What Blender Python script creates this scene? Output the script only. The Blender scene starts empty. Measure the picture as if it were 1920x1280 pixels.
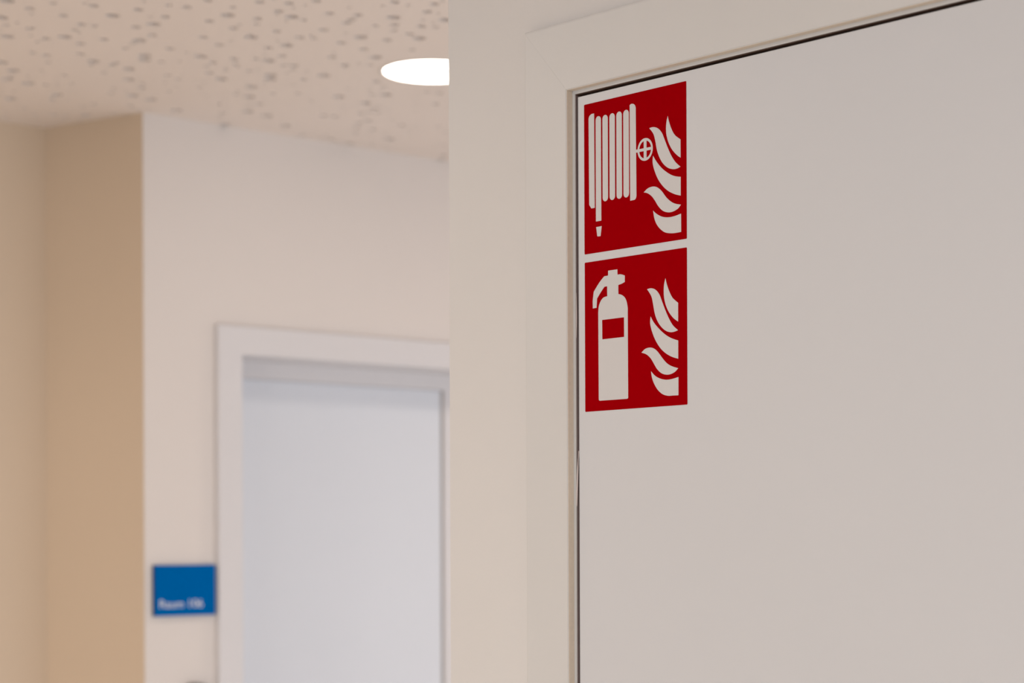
import bpy, bmesh, math, random
from mathutils import Vector, Matrix
from mathutils.geometry import delaunay_2d_cdt, tessellate_polygon

# ------------------------------------------------------------ camera, world, light, exposure
SC = bpy.context.scene
COL = SC.collection
cam_data = bpy.data.cameras.new('camera')
cam = bpy.data.objects.new('camera', cam_data)
COL.objects.link(cam)
cam.location = (0, 0, 1.6)
cam.matrix_world = (Matrix.Translation((0, 0, 1.6)) @ Matrix.Rotation(math.radians(-41.895), 4, 'Z')
                    @ Matrix.Rotation(math.radians(90), 4, 'X') @ Matrix.Rotation(math.radians(-0.212), 4, 'Z'))
cam_data.sensor_width = 36
cam_data.lens = 36 * 3790 / 1920
cam_data.shift_y = (1016 - 640) / 1920
cam_data.clip_start = 0.02
cam_data.dof.use_dof = True
cam_data.dof.focus_distance = 1.97
cam_data.dof.aperture_fstop = 5.3
cam_data.dof.aperture_blades = 0
SC.camera = cam

world = bpy.data.worlds.new('world')
SC.world = world
world.use_nodes = True
world.node_tree.nodes['Background'].inputs[0].default_value = (0.9, 0.93, 1.0, 1)
world.node_tree.nodes['Background'].inputs[1].default_value = 0.5

def area(name, loc, aim, sx, sy, power, color, shape='RECTANGLE'):
    d = bpy.data.lights.new(name, 'AREA')
    d.shape = shape
    d.size = sx
    d.size_y = sy
    d.energy = power
    d.color = color
    o = bpy.data.objects.new(name, d)
    COL.objects.link(o)
    o.location = loc
    o.rotation_euler = (Vector(aim) - Vector(loc)).to_track_quat('-Z', 'Y').to_euler()
    return o

# unseen light added by the left wall, as daylight on the near wall
area('left_daylight_fill', (-2.9, 0.4, 1.2), (1.4, 0.6, 1.1), 3.4, 1.9, 38, (0.86, 0.93, 1.0))
# unseen light added behind the near wall for cool daylight on the far door
area('corridor_daylight_fill', (3.4, 0.0, 0.9), (3.0, 3.4, 1.1), 3.0, 1.7, 47, (0.92, 0.95, 1.0))
# unseen lamps added to light the room, styled like the downlight in view
for lx, ly, lp in ((0.2, 2.77, 18), (0.2, 0.5, 8), (-1.6, 0.5, 12), (4.2, 2.77, 18), (-1.6, 2.77, 14), (0.2, -1.5, 14)):
    area('ceiling_fill_lamp', (lx, ly, 2.425), (lx, ly, 0), 0.175, 0.175, lp, (1.0, 0.87, 0.74), 'DISK')

vs = SC.view_settings
vs.view_transform = 'Standard'
vs.look = 'None'
vs.gamma = 1
vs.exposure = -0.28
vs.use_curve_mapping = False

# ------------------------------------------------------------ materials
def mat(name, rgb, rough=0.6, grain=0.0, scale=400.0, bump=0.0, spec=0.3, vary=None, coat=0.0):
    m = bpy.data.materials.new(name)
    m.use_nodes = True
    nt = m.node_tree
    b = nt.nodes['Principled BSDF']
    b.inputs['Base Color'].default_value = (*rgb, 1)
    b.inputs['Roughness'].default_value = rough
    b.inputs['Specular IOR Level'].default_value = spec
    b.inputs['Coat Weight'].default_value = coat
    tc = nt.nodes.new('ShaderNodeTexCoord')
    if grain:
        n = nt.nodes.new('ShaderNodeTexNoise')
        n.inputs['Scale'].default_value = scale if vary is None else vary
        n.inputs['Detail'].default_value = 3
        nt.links.new(tc.outputs['Object'], n.inputs['Vector'])
        r = nt.nodes.new('ShaderNodeValToRGB')
        r.color_ramp.elements[0].position = 0.3
        r.color_ramp.elements[1].position = 0.7
        r.color_ramp.elements[0].color = (*[c * (1 - grain) for c in rgb], 1)
        r.color_ramp.elements[1].color = (*[min(1, c * (1 + grain)) for c in rgb], 1)
        nt.links.new(n.outputs['Fac'], r.inputs['Fac'])
        nt.links.new(r.outputs['Color'], b.inputs['Base Color'])
    if bump:
        n2 = nt.nodes.new('ShaderNodeTexNoise')
        n2.inputs['Scale'].default_value = scale
        n2.inputs['Detail'].default_value = 4
        nt.links.new(tc.outputs['Object'], n2.inputs['Vector'])
        bp = nt.nodes.new('ShaderNodeBump')
        bp.inputs['Strength'].default_value = bump
        bp.inputs['Distance'].default_value = 0.001
        nt.links.new(n2.outputs['Fac'], bp.inputs['Height'])
        nt.links.new(bp.outputs['Normal'], b.inputs['Normal'])
    return m

def emit(name, rgb, strength):
    m = bpy.data.materials.new(name)
    m.use_nodes = True
    nt = m.node_tree
    nt.nodes.clear()
    e = nt.nodes.new('ShaderNodeEmission')
    e.inputs['Color'].default_value = (*rgb, 1)
    e.inputs['Strength'].default_value = strength
    o = nt.nodes.new('ShaderNodeOutputMaterial')
    nt.links.new(e.outputs[0], o.inputs[0])
    return m

M = dict(
    near_wall=mat('painted_plaster_near', (0.725, 0.735, 0.75), 0.8, 0.012, 350, 0.12, vary=3.0),
    frame=mat('painted_steel_frame', (0.68, 0.70, 0.72), 0.45, 0.008, 90, 0.03, vary=4.0),
    leaf=mat('white_laminate_door', (0.665, 0.70, 0.755), 0.42, 0.008, 60, 0.015, vary=2.5),
    gasket=mat('grey_brown_rubber', (0.27, 0.215, 0.215), 0.6, 0.05, 60),
    gasket_light=mat('pale_rubber', (0.74, 0.66, 0.66), 0.5, 0.05, 60),
    strip=mat('beige_return_strip', (0.82, 0.74, 0.64), 0.6, 0.03, 300),
    gap=mat('dark_joint_backing', (0.09, 0.05, 0.035), 0.8, 0.2, 40),
    red=mat('signal_red_film', (0.345, 0.0, 0.003), 0.6, 0.01, 200, 0.0, 0.0, vary=8.0),
    film=mat('white_film', (0.665, 0.68, 0.71), 0.5, 0.006, 200, 0.0, 0.2, vary=8.0),
    back_wall=mat('painted_plaster_white', (0.77, 0.72, 0.69), 0.85, 0.012, 300, 0.12, vary=2.0),
    beige=mat('painted_plaster_beige', (0.70, 0.58, 0.455), 0.85, 0.015, 300, 0.12, vary=2.0),
    back_frame=mat('white_lacquered_frame', (0.725, 0.715, 0.735), 0.5, 0.008, 60, vary=3.0),
    back_leaf=mat('cool_white_lacquered_leaf', (0.72, 0.76, 0.83), 0.45, 0.008, 60, vary=3.0),
    ceil=mat('perforated_plasterboard', (0.82, 0.745, 0.695), 0.9, 0.012, 300, 0.1, vary=2.0),
    fleece=mat('acoustic_fleece', (0.07, 0.055, 0.045), 0.95, 0.1, 200),
    floor=mat('light_linoleum', (0.72, 0.67, 0.62), 0.5, 0.06, 60, vary=30.0),
    blue=mat('blue_sign_plate', (0.0, 0.125, 0.42), 0.6, 0.01, 60, 0.0, 0.0),
    navy=mat('dark_blue_plate_edge', (0.01, 0.03, 0.10), 0.6, 0.02, 60),
    letter=mat('white_lettering', (0.75, 0.75, 0.78), 0.6, 0.01, 60),
    trimw=mat('white_metal_ring', (0.80, 0.76, 0.72), 0.4, 0.01, 60),
    grey=mat('grey_plastic', (0.24, 0.22, 0.21), 0.5, 0.03, 60),
    hinge=mat('brushed_steel', (0.45, 0.45, 0.45), 0.3, 0.05, 60),
    glow=emit('lit_diffuser', (1.0, 0.88, 0.76), 13.0),
)

# ------------------------------------------------------------ helpers
def link(name, bm, m, parent=None, smooth=False, kind=None, label=None, cat=None, group=None):
    me = bpy.data.meshes.new(name)
    bmesh.ops.recalc_face_normals(bm, faces=bm.faces)
    bm.to_mesh(me)
    bm.free()
    for mm in (m if isinstance(m, (list, tuple)) else [m]):
        me.materials.append(mm)
    if smooth:
        for p in me.polygons:
            p.use_smooth = True
    o = bpy.data.objects.new(name, me)
    COL.objects.link(o)
    if parent is not None:
        o.parent = parent
        o.matrix_parent_inverse = Matrix.Translation(-Vector(parent.location))
    tag(o, label, cat, group, kind)
    return o

def tag(o, label=None, cat=None, group=None, kind=None):
    for k, v in (('label', label), ('category', cat), ('group', group), ('kind', kind)):
        if v:
            o[k] = v

def empty(name, loc, **kw):
    o = bpy.data.objects.new(name, None)
    COL.objects.link(o)
    o.location = loc
    o.empty_display_size = 0.05
    tag(o, **kw)
    return o

def add_box(bm, x0, x1, y0, y1, z0, z1, bev=0.0):
    t = bmesh.new()
    bmesh.ops.create_cube(t, size=1)
    for v in t.verts:
        v.co = Vector(((x0 + x1) / 2 + v.co.x * (x1 - x0), (y0 + y1) / 2 + v.co.y * (y1 - y0), (z0 + z1) / 2 + v.co.z * (z1 - z0)))
    if bev:
        bmesh.ops.bevel(t, geom=t.edges[:], offset=bev, segments=3, profile=0.5, affect='EDGES')
    me = bpy.data.meshes.new('t')
    t.to_mesh(me)
    t.free()
    bm.from_mesh(me)
    bpy.data.meshes.remove(me)

def box(*a, **k):
    bm = bmesh.new()
    add_box(bm, *a, **k)
    return bm

def sweep_frame(prof, path_lo, path_hi):
    """prism between two ends: path_lo(o, d) and path_hi(o, d) give the end points of a profile point (offset o, depth d)"""
    bm = bmesh.new()
    A = [bm.verts.new(path_lo(o, d)) for o, d in prof]
    B = [bm.verts.new(path_hi(o, d)) for o, d in prof]
    n = len(prof)
    for i in range(n):
        j = (i + 1) % n
        bm.faces.new((A[i], A[j], B[j], B[i]))
    bm.faces.new(A)
    bm.faces.new(B[::-1])
    return bm

def flat_prism(loops, x_front, x_back, y0, z0):
    """flat film shape on the door: loops of (u, v), u to the right (-y), v up; proud towards the room (-x)"""
    bm = bmesh.new()
    for lp in loops:
        f = [bm.verts.new((x_front, y0 - u, z0 + v)) for u, v in lp]
        b = [bm.verts.new((x_back, y0 - u, z0 + v)) for u, v in lp]
        for tri in tessellate_polygon([[Vector((u, v, 0)) for u, v in lp]]):
            bm.faces.new([f[q] for q in tri])
            bm.faces.new([b[q] for q in tri][::-1])
        for i in range(len(lp)):
            j = (i + 1) % len(lp)
            bm.faces.new((f[i], b[i], b[j], f[j]))
    return bm

def round_bar(x0, x1, top, bot, rnd, n=8):
    r = (x1 - x0) / 2
    c = (x0 + x1) / 2
    p = [(c + r * math.cos(math.pi * k / n), top - r + r * math.sin(math.pi * k / n)) for k in range(n + 1)]
    if rnd:
        p += [(c - r * math.cos(math.pi * k / n), bot + r - r * math.sin(math.pi * k / n)) for k in range(n + 1)]
    else:
        p += [(x0, bot), (x1, bot)]
    return p

CEIL = 2.437
# ------------------------------------------------------------ traced outlines of the two pictograms (metres on the door)
FLAMES_TOP = [[(0.11604, 0.12088), (0.11635, 0.11975), (0.11678, 0.11812), (0.11732, 0.11626), (0.11795, 0.11441), (0.11867, 0.11256), (0.11948, 0.1106), (0.12038, 0.10866), (0.12134, 0.10685), (0.12231, 0.10519), (0.12333, 0.10363), (0.12445, 0.10216), (0.12576, 0.10076), (0.12748, 0.09936), (0.12951, 0.09797), (0.13139, 0.09678), (0.13269, 0.09594), (0.13275, 0.07838), (0.1319, 0.07889), (0.13069, 0.07961), (0.12929, 0.08051), (0.12789, 0.08156), (0.12646, 0.08278), (0.12493, 0.08417), (0.1234, 0.08569), (0.12198, 0.08728), (0.12067, 0.08896), (0.11943, 0.09073), (0.11828, 0.09258), (0.11725, 0.09448), (0.11633, 0.09646), (0.11552, 0.09853), (0.11484, 0.10058), (0.1143, 0.10251), (0.11393, 0.10426), (0.11371, 0.10589), (0.11361, 0.10748), (0.11359, 0.10913), (0.11365, 0.11089), (0.11383, 0.1127), (0.11408, 0.11446), (0.11437, 0.11605), (0.11476, 0.11752), (0.11525, 0.1189), (0.11572, 0.12007)], [(0.09111, 0.11304), (0.09208, 0.11314), (0.09347, 0.1133), (0.09504, 0.11339), (0.09658, 0.11328), (0.09807, 0.11298), (0.09961, 0.11254), (0.10115, 0.11194), (0.10262, 0.11115), (0.10402, 0.11016), (0.10539, 0.10899), (0.10668, 0.10766), (0.10787, 0.1062), (0.10891, 0.1046), (0.10982, 0.10283), (0.11069, 0.10098), (0.11159, 0.09912), (0.11248, 0.0973), (0.11335, 0.09547), (0.11426, 0.09356), (0.11529, 0.09152), (0.11646, 0.08924), (0.11774, 0.08679), (0.11909, 0.08435), (0.12047, 0.08209), (0.12188, 0.08006), (0.12336, 0.07815), (0.12486, 0.07638), (0.12637, 0.07476), (0.12804, 0.07324), (0.12984, 0.07182), (0.13144, 0.07063), (0.13256, 0.06979), (0.13172, 0.06955), (0.13052, 0.0692), (0.12915, 0.06885), (0.12782, 0.06862), (0.12659, 0.06853), (0.12535, 0.0685), (0.12404, 0.06859), (0.12263, 0.06881), (0.12106, 0.06915), (0.11938, 0.06961), (0.11764, 0.07022), (0.11593, 0.07105), (0.11422, 0.0721), (0.11249, 0.07335), (0.11079, 0.07478), (0.10922, 0.07633), (0.10775, 0.07807), (0.10637, 0.07999), (0.1051, 0.08199), (0.10399, 0.08393), (0.10306, 0.08581), (0.10228, 0.08767), (0.10162, 0.08955), (0.10101, 0.09145), (0.1005, 0.09341), (0.1001, 0.0954), (0.09971, 0.09739), (0.09923, 0.09935), (0.09869, 0.10128), (0.09812, 0.1032), (0.09743, 0.10507), (0.09655, 0.10685), (0.09525, 0.10863), (0.09366, 0.11041), (0.09215, 0.11196)], [(0.09613, 0.08562), (0.09693, 0.08443), (0.09807, 0.08274), (0.09944, 0.08082), (0.10094, 0.07892), (0.1026, 0.07706), (0.10443, 0.07509), (0.1064, 0.07315), (0.10844, 0.07134), (0.11062, 0.06964), (0.11293, 0.06801), (0.11523, 0.06651), (0.1174, 0.06521), (0.11935, 0.06413), (0.12117, 0.06323), (0.12296, 0.06248), (0.12482, 0.06181), (0.12697, 0.06121), (0.12928, 0.06072), (0.13136, 0.06034), (0.1328, 0.06006), (0.13271, 0.04209), (0.1313, 0.04248), (0.12928, 0.04304), (0.12698, 0.04373), (0.12473, 0.04453), (0.12254, 0.04546), (0.12025, 0.04651), (0.11797, 0.04768), (0.11582, 0.04895), (0.11382, 0.05033), (0.11191, 0.05181), (0.11009, 0.05339), (0.10836, 0.05504), (0.10672, 0.05675), (0.10518, 0.05854), (0.10373, 0.06041), (0.10237, 0.06238), (0.10109, 0.0645), (0.0999, 0.06674), (0.09882, 0.069), (0.09788, 0.07118), (0.09706, 0.07326), (0.09636, 0.07531), (0.09583, 0.07729), (0.09549, 0.07916), (0.09545, 0.08103), (0.09566, 0.08289), (0.09595, 0.08449)], [(0.0833, 0.05159), (0.08423, 0.0522), (0.08556, 0.0531), (0.0871, 0.05402), (0.08867, 0.05472), (0.0903, 0.05517), (0.09206, 0.05549), (0.09383, 0.05566), (0.09552, 0.05567), (0.09709, 0.05552), (0.0986, 0.05522), (0.10008, 0.05475), (0.10157, 0.0541), (0.10308, 0.05325), (0.10458, 0.05223), (0.10608, 0.05104), (0.10758, 0.04971), (0.10906, 0.04815), (0.11052, 0.04638), (0.112, 0.04459), (0.11355, 0.04296), (0.11519, 0.04149), (0.1169, 0.04011), (0.1186, 0.03885), (0.12024, 0.03776), (0.12176, 0.03689), (0.1232, 0.03619), (0.12464, 0.0356), (0.12617, 0.03506), (0.12797, 0.03454), (0.12994, 0.03409), (0.13173, 0.03371), (0.13296, 0.03345), (0.13234, 0.03283), (0.13145, 0.03193), (0.13036, 0.03097), (0.12911, 0.03016), (0.12764, 0.02951), (0.12594, 0.02891), (0.12416, 0.02842), (0.12242, 0.02808), (0.12075, 0.02789), (0.11907, 0.02784), (0.11739, 0.02792), (0.11571, 0.02815), (0.11402, 0.02852), (0.11231, 0.02902), (0.11062, 0.02967), (0.10898, 0.03051), (0.1074, 0.03157), (0.10585, 0.03283), (0.10436, 0.03421), (0.10299, 0.03561), (0.10176, 0.03708), (0.10064, 0.03863), (0.09958, 0.04018), (0.09848, 0.04163), (0.09737, 0.04298), (0.09627, 0.04427), (0.09514, 0.04548), (0.09396, 0.04659), (0.09269, 0.04759), (0.09135, 0.04851), (0.09, 0.04932), (0.08865, 0.05001), (0.08719, 0.05057), (0.08564, 0.05102), (0.08427, 0.05135)], [(0.09586, 0.03236), (0.09666, 0.03166), (0.0978, 0.03065), (0.09918, 0.02953), (0.10069, 0.02849), (0.10236, 0.02751), (0.10423, 0.02652), (0.10621, 0.0256), (0.1082, 0.02484), (0.11021, 0.02427), (0.11228, 0.02383), (0.11437, 0.02351), (0.11644, 0.0233), (0.11848, 0.02319), (0.12052, 0.02321), (0.12256, 0.02332), (0.12463, 0.02348), (0.12692, 0.02377), (0.12936, 0.02416), (0.13155, 0.02455), (0.13307, 0.02482), (0.13313, 0.00726), (0.13186, 0.00722), (0.13004, 0.00716), (0.12799, 0.00711), (0.12603, 0.00712), (0.12419, 0.00717), (0.12234, 0.00726), (0.12046, 0.00741), (0.1186, 0.00766), (0.11671, 0.00798), (0.11482, 0.00838), (0.11295, 0.0089), (0.11113, 0.00961), (0.10934, 0.01055), (0.10757, 0.01169), (0.1059, 0.01294), (0.10439, 0.01421), (0.10306, 0.0155), (0.10187, 0.01685), (0.10082, 0.01824), (0.09988, 0.01964), (0.09908, 0.02103), (0.09842, 0.02243), (0.09785, 0.02388), (0.09734, 0.02541), (0.09686, 0.02722), (0.09644, 0.02924), (0.0961, 0.03108)]]
FLAMES_LOW = [[(0.11213, 0.12311), (0.11245, 0.12197), (0.1129, 0.12035), (0.11346, 0.11849), (0.11411, 0.11664), (0.11488, 0.11477), (0.11575, 0.11279), (0.1167, 0.11082), (0.11767, 0.10899), (0.11863, 0.10732), (0.11961, 0.10575), (0.12068, 0.10427), (0.12195, 0.10285), (0.12364, 0.1014), (0.12564, 0.09997), (0.1275, 0.09873), (0.12878, 0.09786), (0.12869, 0.07988), (0.12773, 0.08042), (0.12634, 0.08117), (0.12478, 0.0821), (0.12328, 0.08315), (0.12184, 0.08434), (0.12036, 0.08568), (0.1189, 0.08714), (0.11757, 0.08864), (0.11636, 0.0902), (0.11524, 0.09183), (0.11421, 0.09353), (0.11328, 0.09529), (0.11245, 0.09712), (0.11171, 0.09902), (0.11109, 0.10095), (0.11058, 0.10285), (0.1102, 0.10472), (0.10996, 0.10657), (0.10981, 0.10842), (0.10975, 0.11026), (0.10977, 0.11212), (0.10989, 0.11401), (0.1101, 0.11583), (0.11036, 0.11753), (0.11076, 0.11917), (0.11128, 0.12077), (0.11178, 0.12214)], [(0.0873, 0.11481), (0.08833, 0.11494), (0.0898, 0.11514), (0.09146, 0.11527), (0.09303, 0.11521), (0.0945, 0.11494), (0.09599, 0.11453), (0.09746, 0.11395), (0.09887, 0.11318), (0.10022, 0.11219), (0.10154, 0.111), (0.10279, 0.10965), (0.10394, 0.10818), (0.10492, 0.10659), (0.10578, 0.10485), (0.10662, 0.10299), (0.10753, 0.10104), (0.10854, 0.09896), (0.10959, 0.09676), (0.11068, 0.09451), (0.11182, 0.09228), (0.11302, 0.09003), (0.11428, 0.08775), (0.11556, 0.08554), (0.11682, 0.08349), (0.11803, 0.08164), (0.11921, 0.07993), (0.12045, 0.07833), (0.12182, 0.07681), (0.12353, 0.07528), (0.12548, 0.07378), (0.12727, 0.07249), (0.12851, 0.07158), (0.12755, 0.07135), (0.12618, 0.07101), (0.12464, 0.07067), (0.12322, 0.07045), (0.12198, 0.07034), (0.12078, 0.07029), (0.11955, 0.07034), (0.1182, 0.07054), (0.11668, 0.07085), (0.11505, 0.07127), (0.11338, 0.07185), (0.11172, 0.07262), (0.11007, 0.07363), (0.10839, 0.07485), (0.10676, 0.07621), (0.10523, 0.07765), (0.10382, 0.0792), (0.10248, 0.08088), (0.10126, 0.08263), (0.10018, 0.08437), (0.09928, 0.08609), (0.09854, 0.08783), (0.0979, 0.0896), (0.0973, 0.09145), (0.09677, 0.0934), (0.09634, 0.09541), (0.09592, 0.09747), (0.09544, 0.09951), (0.09495, 0.10156), (0.09446, 0.10362), (0.09385, 0.10566), (0.09299, 0.10763), (0.09167, 0.10966), (0.09, 0.11172), (0.0884, 0.11354)], [(0.09201, 0.08791), (0.09276, 0.08677), (0.09381, 0.08515), (0.09509, 0.08331), (0.09652, 0.08152), (0.09812, 0.07981), (0.09993, 0.07804), (0.10184, 0.07629), (0.10377, 0.07462), (0.1057, 0.07304), (0.10769, 0.07151), (0.10971, 0.07007), (0.1117, 0.06875), (0.11365, 0.06758), (0.11558, 0.06654), (0.11754, 0.06559), (0.1196, 0.06469), (0.12202, 0.06379), (0.12467, 0.06293), (0.12707, 0.0622), (0.12874, 0.06169), (0.12865, 0.04424), (0.12715, 0.04464), (0.12498, 0.0452), (0.12255, 0.0459), (0.12023, 0.0467), (0.11806, 0.04761), (0.11585, 0.04863), (0.11367, 0.04976), (0.11161, 0.05097), (0.10969, 0.05225), (0.10787, 0.0536), (0.10612, 0.05508), (0.1044, 0.05674), (0.10267, 0.05864), (0.10097, 0.06074), (0.09935, 0.06293), (0.09789, 0.06511), (0.0966, 0.0673), (0.09545, 0.06954), (0.09443, 0.07176), (0.09355, 0.07387), (0.09279, 0.07587), (0.09216, 0.07779), (0.09169, 0.07964), (0.09139, 0.08142), (0.09137, 0.08327), (0.09157, 0.08514), (0.09184, 0.08677)], [(0.07931, 0.05362), (0.08024, 0.05428), (0.08157, 0.05523), (0.0831, 0.05621), (0.08465, 0.05693), (0.08623, 0.05737), (0.08793, 0.05764), (0.08964, 0.05775), (0.09127, 0.05771), (0.0928, 0.05751), (0.09429, 0.05715), (0.09573, 0.05665), (0.09712, 0.05602), (0.09842, 0.05526), (0.09966, 0.05438), (0.1009, 0.05335), (0.1022, 0.05218), (0.10359, 0.05077), (0.10504, 0.04917), (0.10651, 0.04752), (0.10797, 0.046), (0.1094, 0.0446), (0.11081, 0.04326), (0.11224, 0.04201), (0.11373, 0.04089), (0.11524, 0.03993), (0.11679, 0.0391), (0.11841, 0.03835), (0.12018, 0.03764), (0.12235, 0.03691), (0.1248, 0.03621), (0.12705, 0.03562), (0.12861, 0.0352), (0.1279, 0.0346), (0.12689, 0.03374), (0.1257, 0.03282), (0.12445, 0.03204), (0.12313, 0.03143), (0.12168, 0.03089), (0.12018, 0.03045), (0.11871, 0.03012), (0.11729, 0.02991), (0.11588, 0.02981), (0.11444, 0.02983), (0.11295, 0.02997), (0.11136, 0.03022), (0.1097, 0.03058), (0.10804, 0.03108), (0.10645, 0.03175), (0.10492, 0.03261), (0.10342, 0.03364), (0.10199, 0.03479), (0.10066, 0.03601), (0.09947, 0.0373), (0.0984, 0.0387), (0.09737, 0.04014), (0.09631, 0.04156), (0.09526, 0.04297), (0.09422, 0.04442), (0.09314, 0.04582), (0.09195, 0.04712), (0.09061, 0.04834), (0.08917, 0.04949), (0.08766, 0.05054), (0.08609, 0.05144), (0.08431, 0.05219), (0.08234, 0.0528), (0.08056, 0.05328)], [(0.09232, 0.03466), (0.09325, 0.03377), (0.09456, 0.03248), (0.09611, 0.03109), (0.09771, 0.02989), (0.09938, 0.02892), (0.10118, 0.02804), (0.10306, 0.02726), (0.10497, 0.0266), (0.10691, 0.02604), (0.10891, 0.0256), (0.11092, 0.02527), (0.11292, 0.02505), (0.1149, 0.02498), (0.11688, 0.02504), (0.11885, 0.02519), (0.12084, 0.02539), (0.12302, 0.0257), (0.12534, 0.0261), (0.12741, 0.02649), (0.12885, 0.02676), (0.12876, 0.00921), (0.12727, 0.00923), (0.12512, 0.00927), (0.12279, 0.00931), (0.12076, 0.00935), (0.11919, 0.00933), (0.11783, 0.00929), (0.11649, 0.0093), (0.11501, 0.00946), (0.11329, 0.00976), (0.11145, 0.01017), (0.10958, 0.01072), (0.1078, 0.01144), (0.10608, 0.01235), (0.10441, 0.01343), (0.10279, 0.01466), (0.10128, 0.01601), (0.09986, 0.01752), (0.09852, 0.01919), (0.09729, 0.02093), (0.09621, 0.02262), (0.09529, 0.02428), (0.09451, 0.02594), (0.09386, 0.02756), (0.09332, 0.02912), (0.09292, 0.0307), (0.09264, 0.0323), (0.09246, 0.03369)]]
EXTINGUISHER = [(0.03355, 0.13837), (0.04653, 0.13838), (0.04666, 0.13302), (0.04727, 0.13306), (0.04815, 0.13312), (0.04915, 0.13316), (0.05013, 0.13312), (0.0511, 0.13298), (0.05213, 0.13277), (0.05313, 0.13252), (0.05405, 0.13228), (0.05489, 0.132), (0.0557, 0.13169), (0.05638, 0.13141), (0.05686, 0.13122), (0.05683, 0.12489), (0.05604, 0.12464), (0.05492, 0.12427), (0.05366, 0.12388), (0.05243, 0.12355), (0.05116, 0.1233), (0.0498, 0.12308), (0.04857, 0.12291), (0.04771, 0.12278), (0.04782, 0.11376), (0.04865, 0.11358), (0.04983, 0.11334), (0.05114, 0.113), (0.05237, 0.11255), (0.05352, 0.11197), (0.05468, 0.11129), (0.05578, 0.11049), (0.05675, 0.10959), (0.05755, 0.10857), (0.05825, 0.10742), (0.05885, 0.10619), (0.05938, 0.10491), (0.05984, 0.10343), (0.06023, 0.10179), (0.06053, 0.10029), (0.06075, 0.09925), (0.06092, 0.01117), (0.06088, 0.01096), (0.06084, 0.01065), (0.06075, 0.01033), (0.0606, 0.01008), (0.06032, 0.0099), (0.05995, 0.00977), (0.0596, 0.00966), (0.05935, 0.00959), (0.02136, 0.00978), (0.02111, 0.00983), (0.02075, 0.0099), (0.02037, 0.01001), (0.02008, 0.01018), (0.01989, 0.01049), (0.01976, 0.0109), (0.01967, 0.01129), (0.0196, 0.01156), (0.01926, 0.09843), (0.0194, 0.09956), (0.01958, 0.10118), (0.01986, 0.10296), (0.02026, 0.10453), (0.02079, 0.10587), (0.02144, 0.10713), (0.02219, 0.1083), (0.02301, 0.10934), (0.0239, 0.11027), (0.02487, 0.11109), (0.02592, 0.11179), (0.02703, 0.11234), (0.02835, 0.11271), (0.02984, 0.11291), (0.0312, 0.11302), (0.03214, 0.1131), (0.03203, 0.12307), (0.0282, 0.12288), (0.02717, 0.12191), (0.02569, 0.12052), (0.02406, 0.11895), (0.02257, 0.11747), (0.02119, 0.116), (0.0198, 0.11444), (0.01858, 0.11305), (0.01772, 0.11208), (0.01687, 0.10292), (0.01154, 0.10272), (0.01142, 0.1104), (0.01292, 0.11928), (0.01433, 0.12083), (0.01636, 0.12306), (0.01861, 0.12546), (0.0207, 0.12754), (0.02272, 0.1293), (0.02481, 0.13096), (0.02665, 0.13236), (0.02794, 0.13334), (0.03352, 0.13356)]
EXT_LABEL = [(0.02483, 0.09009), (0.05555, 0.09017), (0.0556, 0.07085), (0.02505, 0.07076)]
BARS = [[(0.01438, 0.13963), (0.01366, 0.13966), (0.01262, 0.13972), (0.01148, 0.13972), (0.01048, 0.1396), (0.00963, 0.13931), (0.00882, 0.1389), (0.0081, 0.13841), (0.00751, 0.1379), (0.00708, 0.13728), (0.00677, 0.13657), (0.00656, 0.13592), (0.0064, 0.13546), (0.00688, 0.0491), (0.00998, 0.04512), (0.01481, 0.04516)], [(0.06443, 0.1397), (0.06478, 0.1399), (0.06528, 0.1402), (0.06588, 0.14048), (0.06653, 0.14064), (0.06726, 0.14064), (0.0681, 0.14054), (0.06893, 0.14036), (0.06966, 0.14012), (0.07028, 0.13982), (0.07083, 0.13944), (0.07132, 0.139), (0.07174, 0.13851), (0.07209, 0.13789), (0.07238, 0.13715), (0.07261, 0.13647), (0.07277, 0.136), (0.07336, 0.0497), (0.07321, 0.04922), (0.073, 0.04851), (0.07275, 0.04777), (0.07246, 0.04717), (0.07209, 0.04675), (0.07165, 0.04641), (0.07124, 0.04616), (0.07096, 0.04598), (0.06469, 0.04583)]]
ROUND_BARS = [(0.01649, 0.02414, 0.13601, 0.03122, 0), (0.0262, 0.03381, 0.13574, 0.04971, 1), (0.03603, 0.04372, 0.13577, 0.04974, 1), (0.04578, 0.0535, 0.13591, 0.04967, 1), (0.05547, 0.06321, 0.13606, 0.04971, 1)]
NOZZLE = [(0.01672, 0.02562), (0.02461, 0.02577), (0.02302, 0.0159), (0.01838, 0.01611)]
WHEEL = [(0.07522, 0.09338), (0.09557, 0.09314), (0.08549, 0.10445), (0.08538, 0.08196), (0.08543, 0.09326), (0.0724, 0.09295), (0.08322, 0.0939), (0.08706, 0.09334), (0.07834, 0.09356)]
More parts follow.
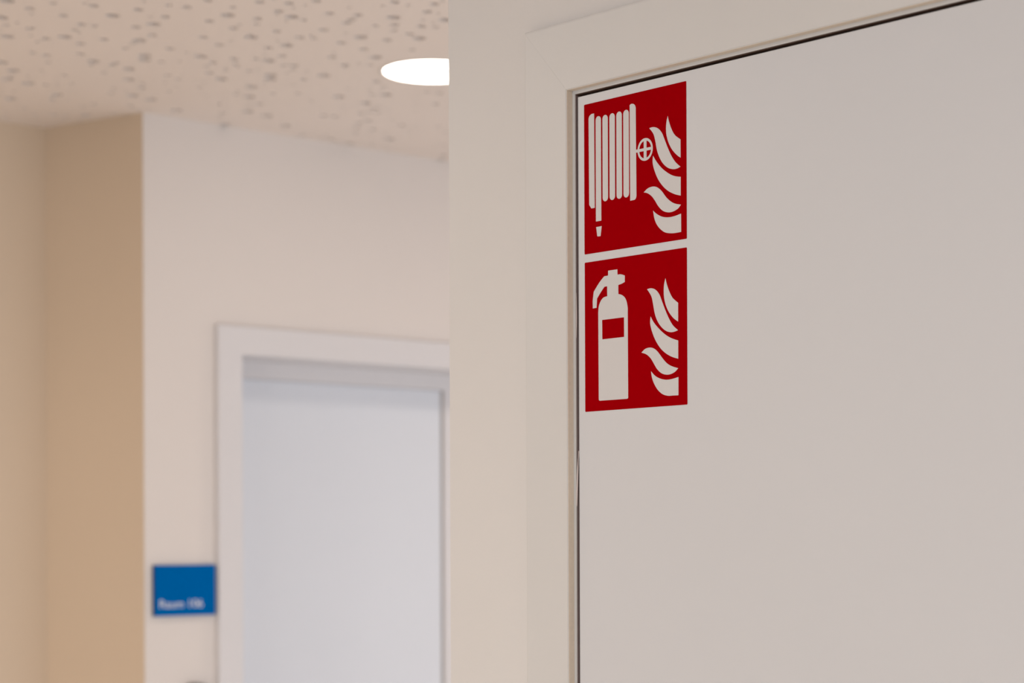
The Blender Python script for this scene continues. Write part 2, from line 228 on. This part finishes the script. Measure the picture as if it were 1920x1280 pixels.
BIG_HOLES = [(1.505, 2.839), (1.672, 2.809), (1.749, 2.811), (1.808, 2.686), (1.89, 2.628), (2.015, 2.525), (2.087, 2.482), (1.683, 2.978), (1.788, 2.918), (1.915, 2.778), (2.052, 2.659), (2.13, 2.601), (1.991, 2.784), (1.805, 3.096), (1.849, 3.002), (1.866, 3.03), (1.926, 2.945), (2.031, 2.893), (1.881, 3.105), (1.924, 3.176), (2.096, 2.98), (2.115, 3.007), (1.757, 3.316), (1.802, 3.321), (2.047, 3.063), (2.17, 2.92), (2.124, 3.079), (1.888, 3.372), (1.998, 3.285), (2.042, 3.292), (2.168, 3.151), (2.295, 3.041), (2.352, 2.97), (2.367, 3.051), (1.839, 3.458), (1.61, 3.038), (1.626, 3.059), (2.13, 3.343), (2.24, 3.259), (2.29, 3.268), (2.374, 3.323), (2.02, 3.493), (2.275, 3.39), (2.579, 3.384), (2.616, 3.293), (2.751, 3.413), (1.732, 3.248), (2.156, 2.752), (1.545, 2.935), (1.689, 3.209)]
MID_HOLES = [(1.552, 2.856), (1.619, 2.776), (1.684, 2.751), (1.733, 2.689), (1.739, 2.76), (1.663, 2.89), (1.737, 2.846), (1.786, 2.874), (1.614, 2.967), (1.613, 2.86), (1.806, 2.736), (1.861, 2.748), (1.856, 2.673), (1.84, 2.565), (1.802, 2.589), (1.855, 2.613), (1.925, 2.719), (1.977, 2.66), (1.923, 2.572), (1.978, 2.6), (1.963, 2.551), (2.013, 2.42), (1.959, 2.452), (2.033, 2.462), (2.083, 2.538), (2.044, 2.559), (2.101, 2.59), (2.097, 2.645), (2.105, 2.719), (1.978, 2.727), (1.856, 2.83), (1.904, 2.855), (1.857, 2.933), (1.74, 2.95), (1.762, 3.066), (1.725, 3.001), (1.722, 3.112), (1.843, 3.097), (1.966, 2.968), (2.003, 3.036), (1.979, 2.922), (1.978, 2.819), (2.029, 2.849), (2.099, 2.801), (2.15, 2.831), (2.051, 2.71), (1.976, 3.218), (2.218, 3.189), (2.492, 3.242), (2.531, 3.239), (2.418, 2.894), (2.416, 3.129), (2.374, 3.195), (2.451, 3.372), (2.524, 3.373), (2.817, 3.357), (2.468, 3.173), (1.9, 3.41), (1.736, 2.634), (1.864, 2.526), (2.546, 3.165)]
# ------------------------------------------------------------ the room shell
YB = 3.4            # back wall
XN = 1.4154         # plaster of the near wall that holds the door
link('floor', box(-3.0, 5.0, -3.0, 4.4, -0.1, 0.0), M['floor'], kind='structure')
# near wall with its door opening
OY0, OY1, OZ = 0.52, 1.4810, 2.055
bm = bmesh.new()
add_box(bm, XN, 1.60, OY1 + 0.004, 1.678, 0, CEIL)
add_box(bm, XN, 1.60, -3.0, OY0 - 0.004, 0, CEIL)
add_box(bm, XN, 1.60, OY0 - 0.004, OY1 + 0.004, OZ + 0.004, CEIL)
link('wall_right', bm, M['near_wall'], kind='structure')
# back wall with its door opening
BX0, BX1, BZ = 2.318, 3.30, 1.981
bm = bmesh.new()
add_box(bm, 2.0905, BX0 - 0.01, YB, 3.62, 0, CEIL)
add_box(bm, BX1 + 0.01, 5.0, YB, 3.62, 0, CEIL)
add_box(bm, BX0 - 0.01, BX1 + 0.01, YB, 3.62, BZ + 0.01, CEIL)
link('wall_back', bm, M['back_wall'], kind='structure')
# beige niche walls
bm = bmesh.new()
v = [(2.0900, 3.3995), (2.0212, 3.656), (2.06, 3.75), (2.35, 3.75), (2.0905, 3.62)]
lo = [bm.verts.new((x, y, 0)) for x, y in v]
hi = [bm.verts.new((x, y, CEIL)) for x, y in v]
for i in range(5):
    bm.faces.new((lo[i], lo[(i + 1) % 5], hi[(i + 1) % 5], hi[i]))
bm.faces.new(lo)
bm.faces.new(hi[::-1])
link('wall_niche_side', bm, M['beige'], kind='structure')
bm = bmesh.new()
v = [(2.0212, 3.656), (-3.0, 3.86), (-3.0, 3.96), (2.06, 3.75)]
lo = [bm.verts.new((x, y, 0)) for x, y in v]
hi = [bm.verts.new((x, y, CEIL)) for x, y in v]
for i in range(4):
    bm.faces.new((lo[i], lo[(i + 1) % 4], hi[(i + 1) % 4], hi[i]))
bm.faces.new(lo)
bm.faces.new(hi[::-1])
link('wall_niche_back', bm, M['beige'], kind='structure')
link('wall_left', box(-3.1, -3.0, -3.0, 4.0, 0, CEIL), M['back_wall'], kind='structure')
link('wall_rear', box(-3.0, 5.0, -3.1, -3.0, 0, CEIL), M['back_wall'], kind='structure')
link('wall_corridor_end', box(5.0, 5.1, -3.0, 3.6, 0, CEIL), M['back_wall'], kind='structure')

# ------------------------------------------------------------ perforated ceiling
random.seed(7)
PX0, PX1, PY0, PY1 = 0.9, 3.9, 1.6, 3.95
LIGHT = (2.2953, 2.7669)
holes = []
grid = {}
def free(x, y, r):
    if not (PX0 + r + .01 < x < PX1 - r - .01 and PY0 + r + .01 < y < PY1 - r - .01):
        return False
    if math.hypot(x - LIGHT[0], y - LIGHT[1]) < 0.104 + r:
        return False
    i, j = int(x / .05), int(y / .05)
    for a in (-1, 0, 1):
        for b in (-1, 0, 1):
            for hx, hy, hr in grid.get((i + a, j + b), ()):
                if math.hypot(x - hx, y - hy) < r + hr + 0.003:
                    return False
    return True
def put(x, y, r):
    if free(x, y, r):
        holes.append((x, y, r))
        grid.setdefault((int(x / .05), int(y / .05)), []).append((x, y, r))
        return True
    return False
for x, y in BIG_HOLES:
    put(x, y, 0.0122)
for x, y in MID_HOLES:
    put(x, y, 0.0088)
def in_view(x, y):   # the stretch of ceiling whose larger holes are placed one by one above
    yaw = math.radians(41.895)
    d = x * math.sin(yaw) + y * math.cos(yaw)
    s = x * math.cos(yaw) - y * math.sin(yaw)
    return -0.262 * d < s < -0.028 * d and 3.08 < d < 4.5
area_m2 = (PX1 - PX0) * (PY1 - PY0)
for count, r in ((int(38 * area_m2), 0.0122), (int(34 * area_m2), 0.0085), (int(110 * area_m2), 0.0066), (int(150 * area_m2), 0.0045)):
    for _ in range(count):
        x, y = random.uniform(PX0, PX1), random.uniform(PY0, PY1)
        if r > 0.0118 and in_view(x, y):
            continue
        put(x, y, r)
pts, edges = [], []
def ring(cx, cy, r, n):
    b = len(pts)
    for k in range(n):
        a = 2 * math.pi * k / n
        pts.append(Vector((cx + r * math.cos(a), cy + r * math.sin(a))))
    for k in range(n):
        edges.append((b + k, b + (k + 1) % n))
rect = [(-3.0, -3.0), (5.0, -3.0), (5.0, 4.4), (-3.0, 4.4)]
for p in rect:
    pts.append(Vector(p))
edges += [(0, 1), (1, 2), (2, 3), (3, 0)]
for x, y, r in holes:
    ring(x, y, r, 14 if r > .009 else 10 if r > .005 else 8)
ring(LIGHT[0], LIGHT[1], 0.092, 40)
vo, eo, fo, *_ = delaunay_2d_cdt(pts, edges, [], 1, 1e-6)
allh = holes + [(LIGHT[0], LIGHT[1], 0.092)]
hg = {}
for h in allh:
    R = 1 if h[2] < .05 else 3
    i, j = int(h[0] / .05), int(h[1] / .05)
    for a in range(-R, R + 1):
        for b in range(-R, R + 1):
            hg.setdefault((i + a, j + b), []).append(h)
verts = [(p.x, p.y, CEIL) for p in vo]
faces = []
for f in fo:
    cx = sum(vo[i].x for i in f) / 3
    cy = sum(vo[i].y for i in f) / 3
    if any(math.hypot(cx - h[0], cy - h[1]) < h[2] * 0.97 for h in hg.get((int(cx / .05), int(cy / .05)), ())):
        continue
    faces.append(tuple(f))
T = 0.0125
for x, y, r in holes:
    n = 14 if r > .009 else 10 if r > .005 else 8
    b = len(verts)
    for k in range(n):
        a = 2 * math.pi * k / n
        verts.append((x + r * math.cos(a), y + r * math.sin(a), CEIL))
        verts.append((x + r * math.cos(a), y + r * math.sin(a), CEIL + T))
    for k in range(n):
        k2 = (k + 1) % n
        faces.append((b + 2 * k, b + 2 * k + 1, b + 2 * k2 + 1, b + 2 * k2))
me = bpy.data.meshes.new('ceiling')
me.from_pydata(verts, [], faces)
me.materials.append(M['ceil'])
ceiling = bpy.data.objects.new('ceiling', me)
COL.objects.link(ceiling)
tag(ceiling, kind='structure')
link('acoustic_fleece', box(-3.0, 5.0, -3.0, 4.4, CEIL + T + .0002, CEIL + 0.1), M['fleece'], ceiling)

# ------------------------------------------------------------ downlight
dl = empty('ceiling_downlight', (LIGHT[0], LIGHT[1], CEIL), cat='downlight',
           label='round glowing recessed downlight set in the speckled acoustic ceiling')
bm = bmesh.new()
N = 64
prof = [(0.0865, CEIL + 0.008), (0.0865, CEIL - 0.0012), (0.0880, CEIL - 0.0022), (0.0935, CEIL - 0.0018), (0.0950, CEIL - 0.0004), (0.0950, CEIL + 0.0005)]
rings = [[bm.verts.new((LIGHT[0] + r * math.cos(2 * math.pi * k / N), LIGHT[1] + r * math.sin(2 * math.pi * k / N), z)) for k in range(N)] for r, z in prof]
for a, b in zip(rings, rings[1:]):
    for k in range(N):
        bm.faces.new((a[k], a[(k + 1) % N], b[(k + 1) % N], b[k]))
link('trim_ring', bm, M['trimw'], dl, smooth=True)
bm = bmesh.new()
prof = [(0.0864, CEIL + 0.003), (0.0850, CEIL - 0.0012), (0.075, CEIL - 0.0030), (0.05, CEIL - 0.0042), (0.02, CEIL - 0.0046)]
rings = [[bm.verts.new((LIGHT[0] + r * math.cos(2 * math.pi * k / N), LIGHT[1] + r * math.sin(2 * math.pi * k / N), z)) for k in range(N)] for r, z in prof]
for a, b in zip(rings, rings[1:]):
    for k in range(N):
        bm.faces.new((a[k], a[(k + 1) % N], b[(k + 1) % N], b[k]))
bm.faces.new(rings[-1])
bm.faces.new(rings[0][::-1])
link('diffuser', bm, M['glow'], dl, smooth=True)

# ------------------------------------------------------------ near door
YS, ZS = 1.4787, 2.0526          # inner step of the frame, left jamb and head
YR = 0.5253                      # inner step, right jamb
XF = 1.4054
door = empty('door_1', (1.414, 1.0, 0), kind='structure', label='white laminate wall door carrying two red fire signs')
prof = [(0.0000, 1.4700), (0.0000, 1.4142), (0.0030, 1.4140), (0.0034, 1.4136), (0.0034, 1.4062), (0.0042, 1.4054),
        (0.0640, 1.4054), (0.0655, 1.4057), (0.0664, 1.4064), (0.0668, 1.4076), (0.0668, 1.4153), (0.0035, 1.4153), (0.0035, 1.4700)]
K = 1.10   # the head is slightly deeper than the jambs
G = 0.00006
link('frame_jamb', sweep_frame(prof, lambda o, d: (d, YS + o, 0), lambda o, d: (d, YS + o, ZS + K * o - G)), M['frame'], door)
link('frame_jamb', sweep_frame(prof, lambda o, d: (d, YR - o, 0), lambda o, d: (d, YR - o, ZS + K * o - G)), M['frame'], door)
link('frame_head', sweep_frame(prof, lambda o, d: (d, YS + o, ZS + K * o + G), lambda o, d: (d, YR - o, ZS + K * o + G)), M['frame'], door)
# rebate behind the leaf, seen dark through the joint
bm = bmesh.new()
add_box(bm, 1.462, 1.475, YR, YS, 0, ZS)
add_box(bm, 1.4152, 1.462, YR + .0001, YS - .0001, ZS - .0008, ZS - 0.0002)  # dark sheet under the head, widens the joint's shade by its colour
link('rebate', bm, M['gap'], door)
link('door_seal', box(1.4150, 1.462, YS - .0006, YS - .0001, 0, ZS - .001), M['gasket'], door)  # dark cover on the jamb side, shade of the joint put into colour
# thin beige layer over the frame's return face, browner than the frame paint
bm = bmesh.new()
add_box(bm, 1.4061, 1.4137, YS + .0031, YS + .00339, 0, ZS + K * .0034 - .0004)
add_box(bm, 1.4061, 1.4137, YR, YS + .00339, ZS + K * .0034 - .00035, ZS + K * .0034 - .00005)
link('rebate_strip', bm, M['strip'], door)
# leaf: left edge leans a hair against the jamb
bm = bmesh.new()
add_box(bm, 1.4140, 1.4560, YR + 0.004, 1.4744, 0.006, 2.0490, bev=0.0007)
link('door_leaf', bm, M['leaf'], door)
# rubber seal in the joint, with a lip that has come loose
def tube(path, radii, n=8):
    bm = bmesh.new()
    prev = None
    for (x, y, z), (ra, rb) in zip(path, radii):
        cur = [bm.verts.new((x + ra * math.cos(2 * math.pi * k / n), y + rb * math.sin(2 * math.pi * k / n), z)) for k in range(n)]
        if prev:
            for k in range(n):
                bm.faces.new((prev[k], prev[(k + 1) % n], cur[(k + 1) % n], cur[k]))
        else:
            bm.faces.new(cur[::-1])
        prev = cur
    bm.faces.new(prev)
    return bm
zs = [0.01 + 2.03 * i / 40 for i in range(41)]
link('door_seal', tube([(1.4200, 1.4771, z) for z in zs], [(0.0022, 0.0010)] * 41), M['gasket'], door, smooth=True)
path, rad = [], []
for i in range(21):
    t = i / 20
    path.append((1.4146, 1.4783 - 0.0032 * t + 0.0007 * math.sin(math.pi * t), 1.636 + 0.056 * t))
    w = 0.00035 + 0.0007 * math.sin(math.pi * min(1, t * 1.15 + .05)) ** 0.8 if t < .82 else 0.0004
    rad.append((0.0005, w))
link('loose_seal_lip', tube(path, rad), M['gasket_light'], door, smooth=True, label='pale torn strip of rubber seal in the door joint')
path = [(1.4144, 1.4779 - 0.0003 * math.sin(math.pi * i / 12), 1.806 + 0.046 * i / 12) for i in range(13)]
link('loose_seal_lip', tube(path, [(0.0004, 0.0002 + 0.00035 * math.sin(math.pi * i / 12)) for i in range(13)]), M['gasket_light'], door, smooth=True,
     label='pale torn strip of rubber seal in the door joint')

# ------------------------------------------------------------ the two fire signs (adhesive film)
XA, XB, XC = 1.41400, 1.41375, 1.41366
def panel(name, y0, z0, w, h, label, group):
    e = empty(name, (1.414, y0 - w / 2, z0), cat='sign', label=label, group=group)
    r = 0.0006
    lp = [(r, 0), (w - r, 0), (w, r), (w, h - r), (w - r, h), (r, h), (0, h - r), (0, r)]
    link('red_panel', flat_prism([lp], XB, XA, y0, z0), M['red'], e)
    return e
GR = 'red fire equipment signs on the white door'
hs = panel('fire_hose_sign', 1.4650, 1.8890, 0.1405, 0.1505, 'red square sign with white fire hose reel and flames, upper of the two', GR)
T0 = (1.4648, 1.8890)
hr = link('hose_reel_symbol', flat_prism([round_bar(*ROUND_BARS[0])], XC, XB, *T0), M['film'], hs)
for b in BARS:
    link('reel_flange', flat_prism([b], XC, XB, *T0), M['film'], hr)
for b in ROUND_BARS[1:]:
    link('hose_coil', flat_prism([round_bar(*b)], XC, XB, *T0), M['film'], hr)
link('hose_nozzle', flat_prism([NOZZLE], XC, XB, *T0), M['film'], hr)
# valve wheel
wc = (0.08545, 0.0932)
n = 48
bm = bmesh.new()
RO, RI = 0.01105, 0.0086
loops = []
def P(u, v, x): return (x, T0[0] - u, T0[1] + v)
for x, flip in ((XC - .00002, 0), (XB, 1)):
    a = [bm.verts.new(P(wc[0] + 0.94 * RO * math.cos(2 * math.pi * k / n), wc[1] + RO * math.sin(2 * math.pi * k / n), x)) for k in range(n)]
    b = [bm.verts.new(P(wc[0] + 0.94 * RI * math.cos(2 * math.pi * k / n), wc[1] + RI * math.sin(2 * math.pi * k / n), x)) for k in range(n)]
    for k in range(n):
        bm.faces.new((a[k], a[(k + 1) % n], b[(k + 1) % n], b[k]))
    loops.append((a, b))
for q in (0, 1):
    for k in range(n):
        bm.faces.new((loops[0][q][k], loops[0][q][(k + 1) % n], loops[1][q][(k + 1) % n], loops[1][q][k]))
link('valve_wheel', bm, M['film'], hr)
link('valve_stem', flat_prism([[(0.0718, wc[1] - .0014), (wc[0] + .0090, wc[1] - .0014), (wc[0] + .0090, wc[1] + .0014), (0.0718, wc[1] + .0014)],
                               [(wc[0] - .0019, wc[1] - .0092), (wc[0] + .0019, wc[1] - .0092), (wc[0] + .0019, wc[1] - .0014), (wc[0] - .0019, wc[1] - .0014)],
                               [(wc[0] - .0019, wc[1] + .0014), (wc[0] + .0019, wc[1] + .0014), (wc[0] + .0019, wc[1] + .0092), (wc[0] - .0019, wc[1] + .0092)]],
                              XC - .00004, XB, *T0), M['film'], hr)
for lp in FLAMES_TOP:
    link('flame', flat_prism([lp], XC, XB, *T0), M['film'], hs)
es = panel('fire_extinguisher_sign', 1.4648, 1.7307, 0.1403, 0.1500, 'red square sign with white fire extinguisher and flames, lower of the two', GR)
B0 = (1.4648, 1.7310)
ex = link('extinguisher_symbol', flat_prism([EXTINGUISHER], XC, XB, *B0), M['film'], es)
link('extinguisher_label', flat_prism([EXT_LABEL], XC - .00004, XC, *B0), M['red'], ex, label='red rectangle on the white extinguisher')
for lp in FLAMES_LOW:
    link('flame', flat_prism([lp], XC, XB, *B0), M['film'], es)

# ------------------------------------------------------------ back door
bd = empty('door_2', (2.8, 3.45, 0), kind='structure', label='white door in a deep white frame across the corridor')
YF = 3.3885
def bjamb(prof, xin, s, zt):
    return sweep_frame(prof, lambda o, d: (xin - s * o, d, 0), lambda o, d: (xin - s * o, d, zt + o))
JX, JX2, JZ = 2.3135, 3.305, 1.9790
pf = [(0.0, 3.600), (0.0, YF + .0015), (0.0015, YF), (0.0565, YF), (0.058, YF + .0015), (0.058, YB - .0002), (0.004, YB - .0002), (0.004, 3.6)]
link('frame_jamb', bjamb(pf, JX, 1, JZ), M['back_frame'], bd)
link('frame_jamb', bjamb(pf, JX2, -1, JZ), M['back_frame'], bd)
link('frame_head', sweep_frame(pf, lambda o, d: (JX - o, d, JZ + o), lambda o, d: (JX2 + o, d, JZ + o)), M['back_frame'], bd)
# inner stop: the leaf closes against it
bm = bmesh.new()
add_box(bm, JX + .0001, JX2 - .0001, 3.500, 3.560, 1.9425, JZ - .0001)
add_box(bm, 2.9345, JX2 - .0001, 3.500, 3.560, 0.0, 1.9424)
link('door_stop', bm, M['back_frame'], bd)
link('rebate', box(JX, JX2, 3.561, 3.59, 0, JZ), M['gap'], bd)
link('door_leaf', box(JX + .0005, 2.9265, 3.5015, 3.545, 0.006, 1.9418, bev=0.001), M['back_leaf'], bd)
link('door_seal', box(2.9263, 2.9347, 3.506, 3.54, 0.006, 1.94), mat('grey_seal', (0.42, 0.38, 0.34), 0.7, 0.03, 60), bd)

# ------------------------------------------------------------ blue room sign
rs = empty('room_sign', (2.18, 3.4, 1.457), cat='sign', label='small blue room sign with white lettering on the white wall beside the far door')
link('sign_plate', box(2.1085, 2.2485, 3.3915, 3.3935, 1.4580, 1.5575, bev=0.0004), M['blue'], rs)
link('mounting_plate', box(2.1085, 2.2485, 3.3935, 3.3999, 1.4580, 1.5575), M['navy'], rs, label='dark blue edge of the sign')
fc = bpy.data.curves.new('lettering', 'FONT')
fc.body = 'Raum 106'
fc.size = 0.0235
fc.extrude = 0.0002
fo_ = bpy.data.objects.new('lettering_source', fc)
COL.objects.link(fo_)
bpy.context.view_layer.update()
dg = bpy.context.evaluated_depsgraph_get()
lm = bpy.data.meshes.new_from_object(fo_.evaluated_get(dg))
xs = [v.co.x for v in lm.vertices]
w = max(xs) - min(xs)
for v in lm.vertices:
    v.co = Vector(((v.co.x - min(xs)) * 0.099 / w + 2.1195, 3.3913 - v.co.z, v.co.y + 1.4735))
bpy.data.objects.remove(fo_)
lm.name = 'lettering'
lm.materials.clear()
lm.materials.append(M['letter'])
lo_ = bpy.data.objects.new('lettering', lm)
COL.objects.link(lo_)
lo_.parent = rs
lo_.matrix_parent_inverse = Matrix.Translation(-Vector(rs.location))

# ------------------------------------------------------------ round-topped wall fixture under the room sign
wf = empty('wall_button', (2.203, 3.4, 1.24), cat='wall fixture', label='dark grey rounded wall fixture under the blue room sign, cut off by the picture edge')
def stadium(r, y0, y1, zc_lo, zc_hi, xc, bev):
    bm = bmesh.new()
    n = 24
    lp = [(xc + r * math.cos(math.pi * k / n), zc_hi + r * math.sin(math.pi * k / n)) for k in range(n + 1)]
    lp += [(xc - r * math.cos(math.pi * k / n), zc_lo - r * math.sin(math.pi * k / n)) for k in range(n + 1)]
    a = [bm.verts.new((x, y0, z)) for x, z in lp]
    a2 = [bm.verts.new((xc + (x - xc) * .96, y0 - bev, z + (0.0015 if z < zc_lo else -0.0015 if z > zc_hi else 0))) for x, z in lp]
    b = [bm.verts.new((x, y1, z)) for x, z in lp]
    for i in range(len(lp)):
        j = (i + 1) % len(lp)
        bm.faces.new((a[i], a[j], b[j], b[i]))
        bm.faces.new((a2[i], a2[j], a[j], a[i]))
    bm.faces.new(a2)
    bm.faces.new(b[::-1])
    return bm
link('housing', stadium(0.042, 3.386, 3.3999, 1.252, 1.2825, 2.203, 0.002), M['grey'], wf)
link('push_button', stadium(0.022, 3.3815, 3.3840, 1.262, 1.275, 2.203, 0.001), M['hinge'], wf)

# skirting and linoleum edge, out of view below
link('baseboard_back', box(2.0905, JX - 0.06, 3.388, YB, 0, 0.08, bev=0.002), M['back_frame'], kind='structure')
link('baseboard_right', box(1.4034, XN, 1.55, 1.678, 0, 0.08, bev=0.002), M['frame'], kind='structure')
